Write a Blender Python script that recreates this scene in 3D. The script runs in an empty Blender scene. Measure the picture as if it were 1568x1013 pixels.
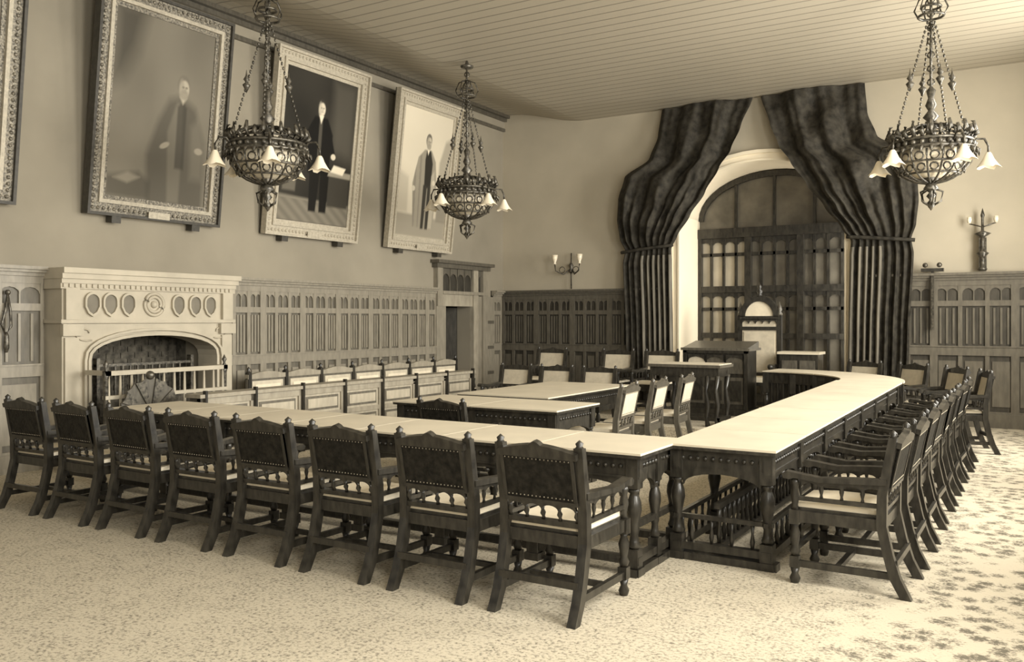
import bpy, bmesh, math, random
from mathutils import Matrix, Vector
random.seed(3)
S=bpy.context.scene
S.view_settings.view_transform='Standard'
S.view_settings.look='None'
COL=bpy.context.collection

# ------------------------------------------------------------ materials
def sep(g):
    return (g*1.0, g*0.89, g*0.685, 1)
def mat(name,g,g2=None,scale=8,rough=.6,spec=.4,bump=0,bscale=None,stretch=(1,1,1),metal=0,coat=0,detail=4):
    m=bpy.data.materials.new(name); m.use_nodes=True
    nt=m.node_tree; b=nt.nodes['Principled BSDF']
    b.inputs['Roughness'].default_value=rough
    b.inputs['Specular IOR Level'].default_value=spec
    b.inputs['Metallic'].default_value=metal
    b.inputs['Coat Weight'].default_value=coat
    b.inputs['Base Color'].default_value=sep(g)
    if g2 is not None or bump:
        tc=nt.nodes.new('ShaderNodeTexCoord'); mp=nt.nodes.new('ShaderNodeMapping')
        mp.inputs['Scale'].default_value=stretch
        nt.links.new(tc.outputs['Object'],mp.inputs[0])
    if g2 is not None:
        n=nt.nodes.new('ShaderNodeTexNoise'); n.inputs['Scale'].default_value=scale; n.inputs['Detail'].default_value=detail
        r=nt.nodes.new('ShaderNodeValToRGB')
        r.color_ramp.elements[0].position=.32; r.color_ramp.elements[1].position=.68
        r.color_ramp.elements[0].color=sep(g); r.color_ramp.elements[1].color=sep(g2)
        nt.links.new(mp.outputs[0],n.inputs['Vector']); nt.links.new(n.outputs['Fac'],r.inputs[0])
        nt.links.new(r.outputs[0],b.inputs['Base Color'])
    if bump:
        n2=nt.nodes.new('ShaderNodeTexNoise'); n2.inputs['Scale'].default_value=bscale or scale*3; n2.inputs['Detail'].default_value=3
        bp=nt.nodes.new('ShaderNodeBump'); bp.inputs['Strength'].default_value=bump; bp.inputs['Distance'].default_value=.01
        nt.links.new(mp.outputs[0],n2.inputs['Vector']); nt.links.new(n2.outputs['Fac'],bp.inputs['Height'])
        nt.links.new(bp.outputs[0],b.inputs['Normal'])
    return m
M={}
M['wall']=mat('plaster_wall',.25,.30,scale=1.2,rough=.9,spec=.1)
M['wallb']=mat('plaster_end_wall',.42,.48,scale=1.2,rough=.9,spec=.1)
M['white']=mat('white_plaster',.84,.9,scale=2,rough=.8,spec=.2)
M['paneling']=mat('oak_paneling_lit',.21,.28,scale=5,stretch=(4,4,1),rough=.4,spec=.45)  # left-wall oak, with its window light painted into the tone
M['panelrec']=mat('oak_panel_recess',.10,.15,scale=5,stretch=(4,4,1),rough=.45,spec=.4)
M['panelingd']=mat('oak_paneling_dark_shaded',.08,.12,scale=5,stretch=(4,4,1),rough=.4,spec=.45)  # dark door-case oak; on the back wall its tone stands in for shade
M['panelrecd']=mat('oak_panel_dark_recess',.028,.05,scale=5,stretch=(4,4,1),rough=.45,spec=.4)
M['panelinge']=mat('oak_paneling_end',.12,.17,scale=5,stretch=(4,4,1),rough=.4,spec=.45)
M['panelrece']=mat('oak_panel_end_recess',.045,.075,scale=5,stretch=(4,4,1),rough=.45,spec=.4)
M['mantel']=mat('mantel_carved',.40,.48,scale=4,rough=.55,spec=.35)
M['mantelrec']=mat('mantel_recess',.15,.20,scale=4,rough=.6,spec=.3)
M['bench']=mat('bench_oak_pale',.27,.37,scale=5,stretch=(3,3,1),rough=.4,spec=.45)
M['benchp']=mat('bench_panel',.36,.48,scale=5,stretch=(3,3,1),rough=.45,spec=.4)
M['wood']=mat('oak_dark_polished',.014,.045,scale=9,stretch=(3,3,1),rough=.33,spec=.4,coat=.15)
M['woodm']=mat('oak_mid_polished',.07,.12,scale=9,stretch=(3,3,1),rough=.35,spec=.45,coat=.1)
M['leather']=mat('leather_dark_embossed',.004,.024,scale=26,rough=.55,spec=.2,bump=.6,bscale=40)
M['leatherl']=mat('leather_pale',.5,.62,scale=10,rough=.5,spec=.3,bump=.2)
M['seat']=mat('seat_hide_pale',.72,.82,scale=10,rough=.55,spec=.3)
M['top']=mat('table_top_leather',.58,.66,scale=3,rough=.45,spec=.35)
M['stud']=mat('brass_stud',.4,rough=.35,metal=.8)
M['iron']=mat('wrought_metal_dark',.025,.15,scale=30,rough=.35,spec=.6,metal=.4)
M['glass']=mat('lamp_shade_opal',.88,rough=.25,spec=.5)
M['gilt']=mat('gilt_frame_carved',.06,.32,scale=40,rough=.4,spec=.5,metal=.2,bump=.8,bscale=60)
M['giltl']=mat('gilt_frame_pale',.36,.48,scale=30,rough=.45,spec=.4,bump=.4,bscale=60)
M['giltd']=mat('frame_dark',.035,.06,scale=20,rough=.5)
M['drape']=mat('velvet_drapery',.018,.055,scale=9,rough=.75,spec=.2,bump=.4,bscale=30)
M['drapel']=mat('drapery_lit_folds',.09,.19,scale=4,rough=.6,spec=.35,stretch=(2,2,.4))  # lighter copy of the drape: light on the lower folds put into colour
M['pane']=mat('leaded_pane_lit',.42,.54,scale=3,rough=.3,spec=.5)  # pane tone with the side light painted in
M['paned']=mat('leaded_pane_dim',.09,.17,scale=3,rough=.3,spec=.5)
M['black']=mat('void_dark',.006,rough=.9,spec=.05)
M['brick']=mat('hearth_brick',.04,.13,scale=14,rough=.9)
M['door']=mat('door_oak',.03,.06,scale=6,stretch=(4,4,1),rough=.4)

def carpet():
    m=bpy.data.materials.new('carpet_speckled'); m.use_nodes=True; nt=m.node_tree; b=nt.nodes['Principled BSDF']
    b.inputs['Roughness'].default_value=.95; b.inputs['Specular IOR Level'].default_value=.05
    tc=nt.nodes.new('ShaderNodeTexCoord')
    v=nt.nodes.new('ShaderNodeTexVoronoi'); v.inputs['Scale'].default_value=9; v.feature='F1'
    n=nt.nodes.new('ShaderNodeTexNoise'); n.inputs['Scale'].default_value=44; n.inputs['Detail'].default_value=5; n.inputs['Roughness'].default_value=.7
    nt.links.new(tc.outputs['Object'],v.inputs['Vector']); nt.links.new(tc.outputs['Object'],n.inputs['Vector'])
    sx=nt.nodes.new('ShaderNodeSeparateXYZ'); nt.links.new(tc.outputs['Object'],sx.inputs[0])
    mr=nt.nodes.new('ShaderNodeMapRange'); mr.inputs['From Min'].default_value=-1.2; mr.inputs['From Max'].default_value=-.3
    mr.inputs['To Min'].default_value=.08; mr.inputs['To Max'].default_value=.6
    nt.links.new(sx.outputs[0],mr.inputs['Value'])
    vs=nt.nodes.new('ShaderNodeMath'); vs.operation='SUBTRACT'; vs.inputs[1].default_value=.52
    nt.links.new(v.outputs['Distance'],vs.inputs[0])
    mul=nt.nodes.new('ShaderNodeMath'); mul.operation='MULTIPLY_ADD'
    nt.links.new(vs.outputs[0],mul.inputs[0]); nt.links.new(mr.outputs[0],mul.inputs[1]); nt.links.new(n.outputs['Fac'],mul.inputs[2])
    r=nt.nodes.new('ShaderNodeValToRGB'); e=r.color_ramp.elements
    e[0].position=.33; e[0].color=sep(.16); e[1].position=.52; e[1].color=sep(.56)
    nt.links.new(mul.outputs[0],r.inputs[0]); nt.links.new(r.outputs[0],b.inputs['Base Color'])
    bp=nt.nodes.new('ShaderNodeBump'); bp.inputs['Strength'].default_value=.4; bp.inputs['Distance'].default_value=.01
    nt.links.new(n.outputs['Fac'],bp.inputs['Height']); nt.links.new(bp.outputs[0],b.inputs['Normal'])
    return m
M['carpet']=carpet()
def boards():
    m=bpy.data.materials.new('ceiling_boards'); m.use_nodes=True; nt=m.node_tree; b=nt.nodes['Principled BSDF']
    b.inputs['Roughness'].default_value=.5
    tc=nt.nodes.new('ShaderNodeTexCoord'); sx=nt.nodes.new('ShaderNodeSeparateXYZ'); nt.links.new(tc.outputs['Object'],sx.inputs[0])
    a=nt.nodes.new('ShaderNodeMath'); a.operation='MULTIPLY'; a.inputs[1].default_value=4.5; nt.links.new(sx.outputs[1],a.inputs[0])
    f=nt.nodes.new('ShaderNodeMath'); f.operation='FRACT'; nt.links.new(a.outputs[0],f.inputs[0])
    r=nt.nodes.new('ShaderNodeValToRGB'); e=r.color_ramp.elements
    e[0].position=.02; e[0].color=sep(.12); e[1].position=.14; e[1].color=sep(.40)
    nt.links.new(f.outputs[0],r.inputs[0]); nt.links.new(r.outputs[0],b.inputs['Base Color'])
    return m
M['boards']=boards()
def vcolmat():
    m=bpy.data.materials.new('oil_canvas'); m.use_nodes=True; nt=m.node_tree; b=nt.nodes['Principled BSDF']
    a=nt.nodes.new('ShaderNodeVertexColor'); a.layer_name='Col'
    nt.links.new(a.outputs[0],b.inputs['Base Color']); b.inputs['Roughness'].default_value=.6; b.inputs['Specular IOR Level'].default_value=.15
    return m
M['canvas']=vcolmat()

# ------------------------------------------------------------ mesh builder
class MB:
    def __init__(s): s.v=[];s.f=[];s.m=[];s.sm=[];s.mats=[];s.T=Matrix()
    def add(s,vs,fs,mk,smooth=False):
        if mk not in s.mats: s.mats.append(mk)
        k=s.mats.index(mk); o=len(s.v)
        s.v+= [tuple(s.T@Vector(p)) for p in vs]
        for f in fs:
            s.f.append([i+o for i in f]); s.m.append(k); s.sm.append(smooth)
    def box(s,x0,x1,y0,y1,z0,z1,mk):
        vs=[(x,y,z) for z in (z0,z1) for y in (y0,y1) for x in (x0,x1)]
        s.add(vs,[(0,2,3,1),(4,5,7,6),(0,1,5,4),(2,6,7,3),(0,4,6,2),(1,3,7,5)],mk)
    def prism(s,poly,axis,a0,a1,mk,smooth=False):
        n=len(poly)
        def P(p,a):
            if axis=='x': return (a,p[0],p[1])
            if axis=='y': return (p[0],a,p[1])
            return (p[0],p[1],a)
        vs=[P(p,a0) for p in poly]+[P(p,a1) for p in poly]
        fs=[tuple(range(n)),tuple(range(2*n-1,n-1,-1))]
        s.add(vs,fs,mk)
        s.add(vs,[(i,(i+1)%n,n+(i+1)%n,n+i) for i in range(n)],mk,smooth)
    def lathe(s,prof,x,y,z,mk,n=10,sc=1):
        vs=[];fs=[]
        for r,h in prof:
            for i in range(n):
                a=2*math.pi*i/n; vs.append((x+r*sc*math.cos(a),y+r*sc*math.sin(a),z+h*sc))
        for j in range(len(prof)-1):
            for i in range(n):
                fs.append((j*n+i,j*n+(i+1)%n,(j+1)*n+(i+1)%n,(j+1)*n+i))
        fs.append(tuple(range(n))[::-1]); fs.append(tuple((len(prof)-1)*n+i for i in range(n)))
        s.add(vs,fs,mk,True)
    def tube(s,pts,r,mk,n=6,closed=False):
        pts=[Vector(p) for p in pts]; vs=[];fs=[]; N=len(pts)
        for i,p in enumerate(pts):
            if closed: t=(pts[(i+1)%N]-pts[i-1])
            else: t=pts[min(i+1,N-1)]-pts[max(i-1,0)]
            t.normalize()
            up=Vector((0,0,1)) if abs(t.z)<.95 else Vector((1,0,0))
            a=t.cross(up).normalized(); b=t.cross(a)
            rr=r[i] if isinstance(r,(list,tuple)) else r
            for k in range(n):
                q=2*math.pi*k/n; vs.append(tuple(p+a*rr*math.cos(q)+b*rr*math.sin(q)))
        for i in range(N if closed else N-1):
            j=(i+1)%N
            for k in range(n): fs.append((i*n+k,i*n+(k+1)%n,j*n+(k+1)%n,j*n+k))
        if not closed: fs.append(tuple(range(n))); fs.append(tuple((N-1)*n+k for k in range(n)))
        s.add(vs,fs,mk,True)
    def ball(s,c,r,mk,n=8,sz=1):
        prof=[(max(r*math.sin(math.pi*i/6),.0005),-r*sz*math.cos(math.pi*i/6)) for i in range(7)]
        s.lathe(prof,c[0],c[1],c[2],mk,n)
    def ring(s,c,R,r,mk,N=28,n=6,plane='xy'):
        pts=[]
        for i in range(N):
            a=2*math.pi*i/N
            if plane=='xy': pts.append((c[0]+R*math.cos(a),c[1]+R*math.sin(a),c[2]))
            elif plane=='xz': pts.append((c[0]+R*math.cos(a),c[1],c[2]+R*math.sin(a)))
            else: pts.append((c[0],c[1]+R*math.cos(a),c[2]+R*math.sin(a)))
        s.tube(pts,r,mk,n,True)
    def arch(s,x0,x1,zs,zc,zt,y0,y1,mk,n=10,axis='y'):
        xm=(x0+x1)/2;h=(x1-x0)/2
        pl=[(x0,zt),(x1,zt)]+[(xm+h*math.cos(math.pi*i/n),zs+(zc-zs)*math.sin(math.pi*i/n)) for i in range(n+1)]
        s.prism(pl,axis,y0,y1,mk)
    def mesh(s,name):
        me=bpy.data.meshes.new(name); me.from_pydata(s.v,[],s.f)
        for k in s.mats: me.materials.append(M[k])
        me.polygons.foreach_set('material_index',s.m); me.polygons.foreach_set('use_smooth',s.sm)
        bm=bmesh.new(); bm.from_mesh(me); bmesh.ops.recalc_face_normals(bm,faces=bm.faces); bm.to_mesh(me); bm.free()
        return me
    def obj(s,name,loc=(0,0,0),rz=0,sc=1):
        return place(s.mesh(name),name,loc,rz,sc)
def place(me,name,loc=(0,0,0),rz=0,sc=1,sz=None):
    o=bpy.data.objects.new(name,me); COL.objects.link(o)
    o.location=loc; o.rotation_euler=(0,0,rz); o.scale=(sc,sc,sz or sc); return o

XL,XR,YB,YR=-9.5,1.1,15.2,-2.5
XC=-4.25
def zc(x):
    t=min(max((x+9.3)/1.7,0),1); t=t*t*(3-2*t); return 5.82-.30*t

# ------------------------------------------------------------ shell
def leftT(y0): return Matrix(((0,1,0,XL),(1,0,0,y0),(0,0,1,0),(0,0,0,1)))
def backT(x0): return Matrix(((1,0,0,x0),(0,-1,0,YB),(0,0,1,0),(0,0,0,1)))
FY=5.53; xa,xb=.36,2.10; LF=2.39
b=MB(); b.box(XL-.3,XR+.3,YR,16.6,-.2,0,'carpet'); b.obj('floor')
b=MB()
nx=60
xs=[XL-.3+(XR-XL+.6)*i/nx for i in range(nx+1)]
b.prism([(x,zc(x)) for x in xs]+[(XR+.3,6.2),(XL-.3,6.2)],'y',YR,16.6,'boards'); b.obj('ceiling')
b=MB(); W='wall'
h0,h1=FY+xa-.04,FY+xb+.04
b.box(XL-.3,XL,YR,h0,0,6,W); b.box(XL-.3,XL,h0,h1,1.5,6,W); b.box(XL-.3,XL,h1,13.09,0,6,W)
b.box(XL-.3,XL,13.09,13.98,1.9,6,W); b.box(XL-.3,XL,13.98,YB+.3,0,6,W)
b.T=leftT(FY)
b.box(xa-.1,xb+.1,-.6,-.5,0,1.6,'brick'); b.box(xa-.14,xa-.04,-.6,-.3,0,1.6,'brick'); b.box(xb+.04,xb+.14,-.6,-.3,0,1.6,'brick'); b.box(xa-.1,xb+.1,-.6,-.3,1.5,1.6,'brick')
for r in range(18):
    z=.04+r*.08
    for k in range(9):
        x=xa-.05+k*.2+(r%2)*.1
        b.box(x,min(x+.185,xb+.03),-.5,-.485,z,z+.065,'brick')
b.obj('wall_left')
RX0,RX1=-5.69,-2.81; ZS,ZCR=3.55,4.42
def arcpts(x0,x1,zs,zcr,n=20):
    xm=(x0+x1)/2;h=(x1-x0)/2
    return [(xm+h*math.cos(math.pi*i/n),zs+(zcr-zs)*math.sin(math.pi*i/n)) for i in range(n+1)]
b=MB()
b.box(XL,RX0-.06,YB,YB+.3,0,6,'wallb'); b.box(RX1+.06,XR,YB,YB+.3,0,6,'wallb')
b.prism([(RX0-.06,6),(RX1+.06,6)]+arcpts(RX0-.06,RX1+.06,ZS,ZCR+.06),'y',YB,YB+.3,'wallb')
b.obj('wall_back')
b=MB()
b.box(RX0-.1,RX0,YB+.31,16.5,0,ZS,'white'); b.box(RX0-.058,RX0,YB+.002,YB+.31,0,ZS,'white'); b.box(RX1,RX1+.058,YB+.002,YB+.31,0,ZS,'white')
b.box(RX1,RX1+.1,YB+.31,15.58,0,ZS,'white'); b.box(RX1,RX1+.1,16.12,16.5,0,ZS,'white'); b.box(RX1,RX1+.1,15.58,16.12,0,.9,'white'); b.box(RX1,RX1+.1,15.58,16.12,3.3,ZS,'white')
o1=arcpts(RX0,RX1,ZS,ZCR); o2=arcpts(RX0-.056,RX1+.056,ZS,ZCR+.056)
b.prism(o1+o2[::-1],'y',YB+.002,16.5,'white',True)
for (g,w,d) in ((0,.16,.05),(.12,.06,.09),(-.01,.03,.08)):
    i1=arcpts(RX0-g,RX1+g,ZS,ZCR+g); i2=arcpts(RX0-g-w,RX1+g+w,ZS,ZCR+g+w)
    b.prism(i1+i2[::-1],'y',YB-d,YB-.001,'white',True)
    for s0,x in ((-1,RX0-g),(1,RX1+g)):
        b.box(min(x,x+s0*w),max(x,x+s0*w),YB-d,YB-.001,.14,ZS,'white')
b.obj('trim_arch')
b=MB(); b.box(RX0-.1,RX1+.1,16.45,16.6,0,5,'wallb'); b.obj('wall_recess')
b=MB()
for z in (.92,1.7,2.5,3.28): b.box(RX1+.03,RX1+.07,15.58,16.12,z-.02,z+.02,'wood')
for y in (15.6,15.85,16.1): b.box(RX1+.03,RX1+.07,y-.02,y+.02,.9,3.3,'wood')
b.obj('window_7')
b=MB(); wins=[(-.9,1.3),(3.1,5.3),(7.1,9.3),(11.1,13.3)]
py=YR
for y0,y1 in wins:
    b.box(XR,XR+.3,py,y0,0,6,'wallb'); b.box(XR,XR+.3,y0,y1,0,1.3,'wallb'); b.box(XR,XR+.3,y0,y1,4.9,6,'wallb'); py=y1
b.box(XR,XR+.3,py,YB+.3,0,6,'wallb'); b.obj('wall_right')
for i,(y0,y1) in enumerate(wins):
    b=MB()
    for k in range(5):
        y=y0+(y1-y0)*k/4; b.box(XR+.1,XR+.18,y-.03,y+.03,1.3,4.9,'woodm')
    for z in (1.33,2.9,3.9,4.87): b.box(XR+.1,XR+.18,y0,y1,z-.03,z+.03,'woodm')
    b.obj('window_%d'%(i+2))

# ------------------------------------------------------------ wainscot
def wains(b,L,zt,fr,rc,pitch=.262,cap=True):
    k=zt/2.23
    def R(z0,z1,o): b.box(0,L,0,o,z0*k,z1*k,fr)
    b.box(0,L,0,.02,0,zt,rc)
    R(0,.2,.075); R(.2,.23,.055); R(1.03,1.15,.06); R(1.15,1.17,.075); R(1.75,1.83,.055); R(2.05,2.13,.055)
    R(2.13,2.17,.08); R(2.17,2.2,.12); R(2.2,2.235,.155)
    n=max(1,round(L/pitch)); p=L/n
    for i in range(n+1):
        w=.03 if i%3 else .055
        x=i*p; x0=max(0,x-w); x1=min(L,x+w); b.box(x0,x1,0,.05 if i%3 else .058,.2*k,2.13*k,fr)
    for i in range(n):
        x0=i*p+.045; x1=(i+1)*p-.045; xm=(x0+x1)/2
        b.arch(x0-.015,xm,1.93*k,2.01*k,2.06*k,.02,.043,fr,6); b.arch(xm,x1+.015,1.93*k,2.01*k,2.06*k,.02,.043,fr,6)
        b.box(xm-.009,xm+.009,.02,.04,1.83*k,2.0*k,fr)
        for q in (-.33,0,.33):
            xx=xm+q*(x1-x0); b.box(xx-.014,xx+.014,.02,.036,1.2*k,1.72*k,fr)
        b.box(x0+.02,x1-.02,.02,.035,.3*k,.95*k,fr)
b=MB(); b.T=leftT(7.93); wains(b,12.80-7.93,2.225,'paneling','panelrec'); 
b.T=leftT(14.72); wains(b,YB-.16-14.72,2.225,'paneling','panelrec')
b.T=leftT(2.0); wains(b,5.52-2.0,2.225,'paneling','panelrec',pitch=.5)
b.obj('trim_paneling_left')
b=MB(); b.T=backT(XL); wains(b,(-6.0)-XL,2.23,'panelingd','panelrecd')  # darker copy of the left-wall oak: the unlit wall's shade is in the colour
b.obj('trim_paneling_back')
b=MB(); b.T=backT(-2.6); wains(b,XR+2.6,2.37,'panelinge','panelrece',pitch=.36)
b.obj('trim_paneling_end')
b=MB()
for z0,z1,o in ((5.50,5.56,.05),(5.56,5.70,.03),(5.70,5.76,.09),(5.76,5.83,.16)): b.box(XL,XL+o,YR,YB,z0,z1,'woodm' if o!=.03 else 'wall')
b.obj('trim_cornice_left')

# ------------------------------------------------------------ door
b=MB(); b.T=leftT(12.80)
L=14.72-12.80
b.box(0,.29,0,.07,0,1.9,'paneling'); b.box(1.18,1.34,0,.09,0,2.66,'bench'); b.box(1.34,L,0,.06,0,2.1,'paneling')
b.box(.0,.16,0,.10,1.9,2.62,'paneling'); b.box(.16,1.3,0,.06,1.9,2.14,'bench'); b.box(.16,1.62,0,.11,2.12,2.18,'paneling')
b.box(.16,1.62,0,.03,2.18,2.6,'panelrecd'); b.box(1.5,1.66,0,.1,0,2.62,'paneling')
for i in range(6):
    x=.2+i*.235; b.arch(x,x+.22,2.38,2.5,2.6,.03,.06,'panelingd',6); b.box(x-.012,x+.012,.03,.06,2.18,2.6,'panelingd')
b.box(-.05,1.72,0,.13,2.6,2.68,'panelingd'); b.box(-.1,1.77,0,.2,2.68,2.74,'panelingd')
for z in (.6,1.1,1.6): b.box(1.66,L,0,.08,z-.03,z+.03,'panelingd')
b.obj('trim_door_case')
b=MB()
b.box(0,.86,-.02,.025,0,1.88,'door')
for (x0,x1) in ((.1,.4),(.47,.77)):
    for (z0,z1) in ((.15,.8),(.95,1.75)): b.box(x0,x1,-.03,.035,z0,z1,'door')
b.ball((.8,-.05,.95),.03,'stud')
b.obj('door_1',(XL-.3,13.97,0),math.radians(-150))
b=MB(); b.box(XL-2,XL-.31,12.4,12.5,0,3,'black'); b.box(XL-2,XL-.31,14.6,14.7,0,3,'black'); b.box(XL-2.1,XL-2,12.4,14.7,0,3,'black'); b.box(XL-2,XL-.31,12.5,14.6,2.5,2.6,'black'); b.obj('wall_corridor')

# ------------------------------------------------------------ fireplace
b=MB(); b.T=leftT(FY)
D=.34; mt='mantel'; mr_='mantelrec'
b.box(.03,xa-.04,0.001,D,0,1.66,mt); b.box(xb+.04,LF-.03,0.001,D,0,1.66,mt)
n=16
def seg(x0,x1,zs,zcr): 
    xm=(x0+x1)/2;h=(x1-x0)/2
    return [(xm+h*math.cos(math.pi*i/n),zs+(zcr-zs)*math.sin(math.pi*i/n)**.8) for i in range(n+1)]
b.prism([(xa-.04,1.66),(xb+.04,1.66),(xb+.04,0),(xb,0)]+seg(xa,xb,1.19,1.46)+[(xa,0),(xa-.04,0)],'y',0.001,D,mt)
for g,w,o in ((.0,.035,.03),(.06,.03,.045)):
    i1=[(xb+g,0)]+seg(xa-g,xb+g,1.19,1.46+g)+[(xa-g,0)]; i2=[(xb+g+w,0)]+seg(xa-g-w,xb+g+w,1.19,1.46+g+w)+[(xa-g-w,0)]
    b.prism(i1+i2[::-1],'y',D,D+o,mt)
b.box(.03,LF-.03,0.001,D,1.66,2.05,mt)
b.box(.0,LF,0.001,D+.04,1.61,1.65,mt); b.box(.0,LF,0.001,D+.03,1.99,2.05,mt)
b.box(-.0,LF+.0,0.001,D+.05,2.05,2.10,mt); b.box(-.01,LF+.02,0.001,D+.08,2.10,2.16,mt); b.box(-.01,LF+.04,0.001,D+.11,2.16,2.22,mt)
for i in range(34): 
    x=.02+i*(LF-.06)/34; b.box(x,x+.035,D+.03,D+.05,2.005,2.045,mt)
xs=[.38,.60,.83,1.52,1.77,2.00]
for x in xs:
    pl=[(x+.075*math.cos(math.pi*i/10),1.86+.075*math.sin(math.pi*i/10)) for i in range(11)]+[(x-.075,1.80),(x-.045,1.74),(x,1.71),(x+.045,1.74),(x+.075,1.80)]
    q=[(x+(p[0]-x)*1.28,1.83+(p[1]-1.83)*1.24) for p in pl]
    b.prism(pl,'y',D,D+.012,mr_); b.prism(q+[q[0]]+[pl[0]]+pl[::-1],'y',D,D+.035,mt)
for r in (.13,.09): b.ring((1.18,D+.01,1.83),r,.02,mt,24,6,'xz')
b.ball((1.18,D+.0,1.83),.045,mt)
for x in (.03,LF-.23):
    b.box(x,x+.2,D,D+.05,0,.25,mt); b.box(x+.02,x+.18,D,D+.03,.25,1.45,mt); b.box(x-.02,x+.22,D,D+.06,1.47,1.6,mt)
    b.box(x+.02,x+.18,D,D+.05,1.65,1.99,mt)
for s0,x in ((1,.30),(-1,2.14)):
    b.tube([(x+s0*.12*math.cos(a)*(.3+a/5),D+.01,1.50+.07*math.sin(a)*(.3+a/5)) for a in [k*.4 for k in range(14)]],.010,mt,5)
b.obj('fireplace_mantel')
b=MB(); b.T=leftT(FY)
for k in range(11): b.box(xa+.34+k*.1,xa+.36+k*.1,.12,.14,.12,1.12,'iron')
for z in (.15,.4,1.1): b.box(xa+.2,xb-.2,.10,.15,z,z+.03,'iron')
for x in (xa+.2,xb-.24): b.box(x,x+.04,.08,.16,0,1.2,'iron')
b.obj('fire_grate')
b=MB(); b.T=leftT(FY)
fz=1.04; f0,f1=.22,1.86
b.box(f0,f1,.78,.85,fz,fz+.05,mt); b.box(f0,f1,.78,.84,0,.16,mt); b.box(f0,f1,.78,.84,.78,.82,mt); b.box(f0,f1,.80,.82,.16,.78,'brick')
for x in (f0,f1-.06): b.box(x,x+.06,.46,.85,fz,fz+.05,mt); b.box(x,x+.06,.46,.85,0,.16,mt)
for k in range(12):
    x=f0+.05+k*(f1-f0-.1)/11; b.lathe([(.012,0),(.022,.2),(.014,.4),(.02,.6),(.012,.92)],x,.815,.12,'mantel',7)
for x in (f0+.02,f1-.02): 
    b.lathe([(.03,0),(.025,.5),(.03,1.0),(.04,1.05),(.012,1.12),(.03,1.16),(.001,1.22)],x,.81,0,'iron',8)
b.obj('fireplace_fender')
b=MB(); b.T=leftT(FY)
c=(.66,.62)
for k in range(9):
    a0=math.pi*k/9;a1=math.pi*(k+1)/9
    b.prism([c,(c[0]+.38*math.cos(a0),c[1]+.38*math.sin(a0)),(c[0]+.36*math.cos((a0+a1)/2),c[1]+.36*math.sin((a0+a1)/2)),(c[0]+.38*math.cos(a1),c[1]+.38*math.sin(a1))],'y',.97+.02*(k%2),.99+.02*(k%2),'iron' if k%2 else 'woodm')
b.box(c[0]-.03,c[0]+.03,.96,1.01,.05,.65,'iron'); b.box(c[0]-.2,c[0]+.2,.92,1.07,0,.05,'iron'); b.ball((c[0],.99,1.03),.05,'iron')
b.obj('fan_firescreen')
b=MB(); b.T=leftT(5.02)
b.tube([(.1,.08,1.92),(.07,.09,1.75),(.03,.09,1.6),(.07,.09,1.48),(.13,.09,1.58),(.12,.09,1.75),(.1,.08,1.9)],.014,'iron',6)
b.lathe([(.012,0),(.03,.05),(.025,.18),(.01,.22)],.08,.09,1.3,'iron',8); b.ball((.1,.08,1.94),.03,'iron'); b.obj('bell_pull')

# ------------------------------------------------------------ paintings
def picture(name,y0,y1,z0,z1,fw,fmat,fn,dx=.30,mount=0):
    w=y1-y0; H=math.hypot(z1-z0,dx); 
    b=MB()
    b.box(0,w,-.02,.0,0,H,'giltd')
    def rect(o,i,y,mk):
        b.box(o,w-o,0,y,o,i,mk); b.box(o,w-o,0,y,H-i,H-o,mk); b.box(o,i,0,y,i,H-i,mk); b.box(w-i,w-o,0,y,i,H-i,mk)
    rect(0,.035,.10,'giltl' if mount else 'giltd'); rect(.035,fw*.6,.06,fmat); rect(fw*.6,fw*.78,.085,'giltl'); rect(fw*.78,fw,.045,fmat if not mount else 'giltl')
    k=int((w)/.07)
    for i in range(k):
        x=.05+i*(w-.1)/k
        for z in (fw*.33,H-fw*.33): b.ball((x+.03,.06,z),.022,fmat,6)
    k=int(H/.07)
    for i in range(k):
        z=.05+i*(H-.1)/k
        for x in (fw*.33,w-fw*.33): b.ball((x,.06,z+.03),.022,fmat,6)
    for x in (w*.2,w*.8): b.box(x-.06,x+.06,-.02,.09,-.08,-.0,'giltd')
    b.box(w*.42,w*.58,.1,.11,.02,.1,'giltl')
    ang=math.atan2(dx,z1-z0)
    T=leftT(y0)@Matrix.Translation((0,.05,z0))@Matrix.Rotation(-ang,4,'X')
    me=b.mesh(name); me.transform(T)
    o=place(me,name)
    nx,nz=140,200; vs=[];fs=[];cs=[]
    for j in range(nz+1):
        for i in range(nx+1):
            u=i/nx;v=j/nz
            vs.append(T@Vector((fw+(w-2*fw)*u,.03,fw+(H-2*fw)*v)))
            g=max(.006,fn(u,v)); cs+= list(sep(g))
    for j in range(nz):
        for i in range(nx):
            a=j*(nx+1)+i; fs.append((a,a+nx+1,a+nx+2,a+1))
    cm=bpy.data.meshes.new('canvas'); cm.from_pydata(vs,[],fs); cm.materials.append(M['canvas'])
    at=cm.color_attributes.new('Col','FLOAT_COLOR','POINT'); at.data.foreach_set('color',cs)
    c=bpy.data.objects.new('canvas',cm); COL.objects.link(c); c.parent=o
def ell(u,v,cx,cy,rx,ry,soft=.25,rot=0):
    dx=(u-cx);dy=(v-cy)
    if rot: dx,dy=dx*math.cos(rot)+dy*math.sin(rot),-dx*math.sin(rot)+dy*math.cos(rot)
    d=math.hypot(dx/rx,dy/ry)
    return min(max((1+soft-d)/soft,0),1)
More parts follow.
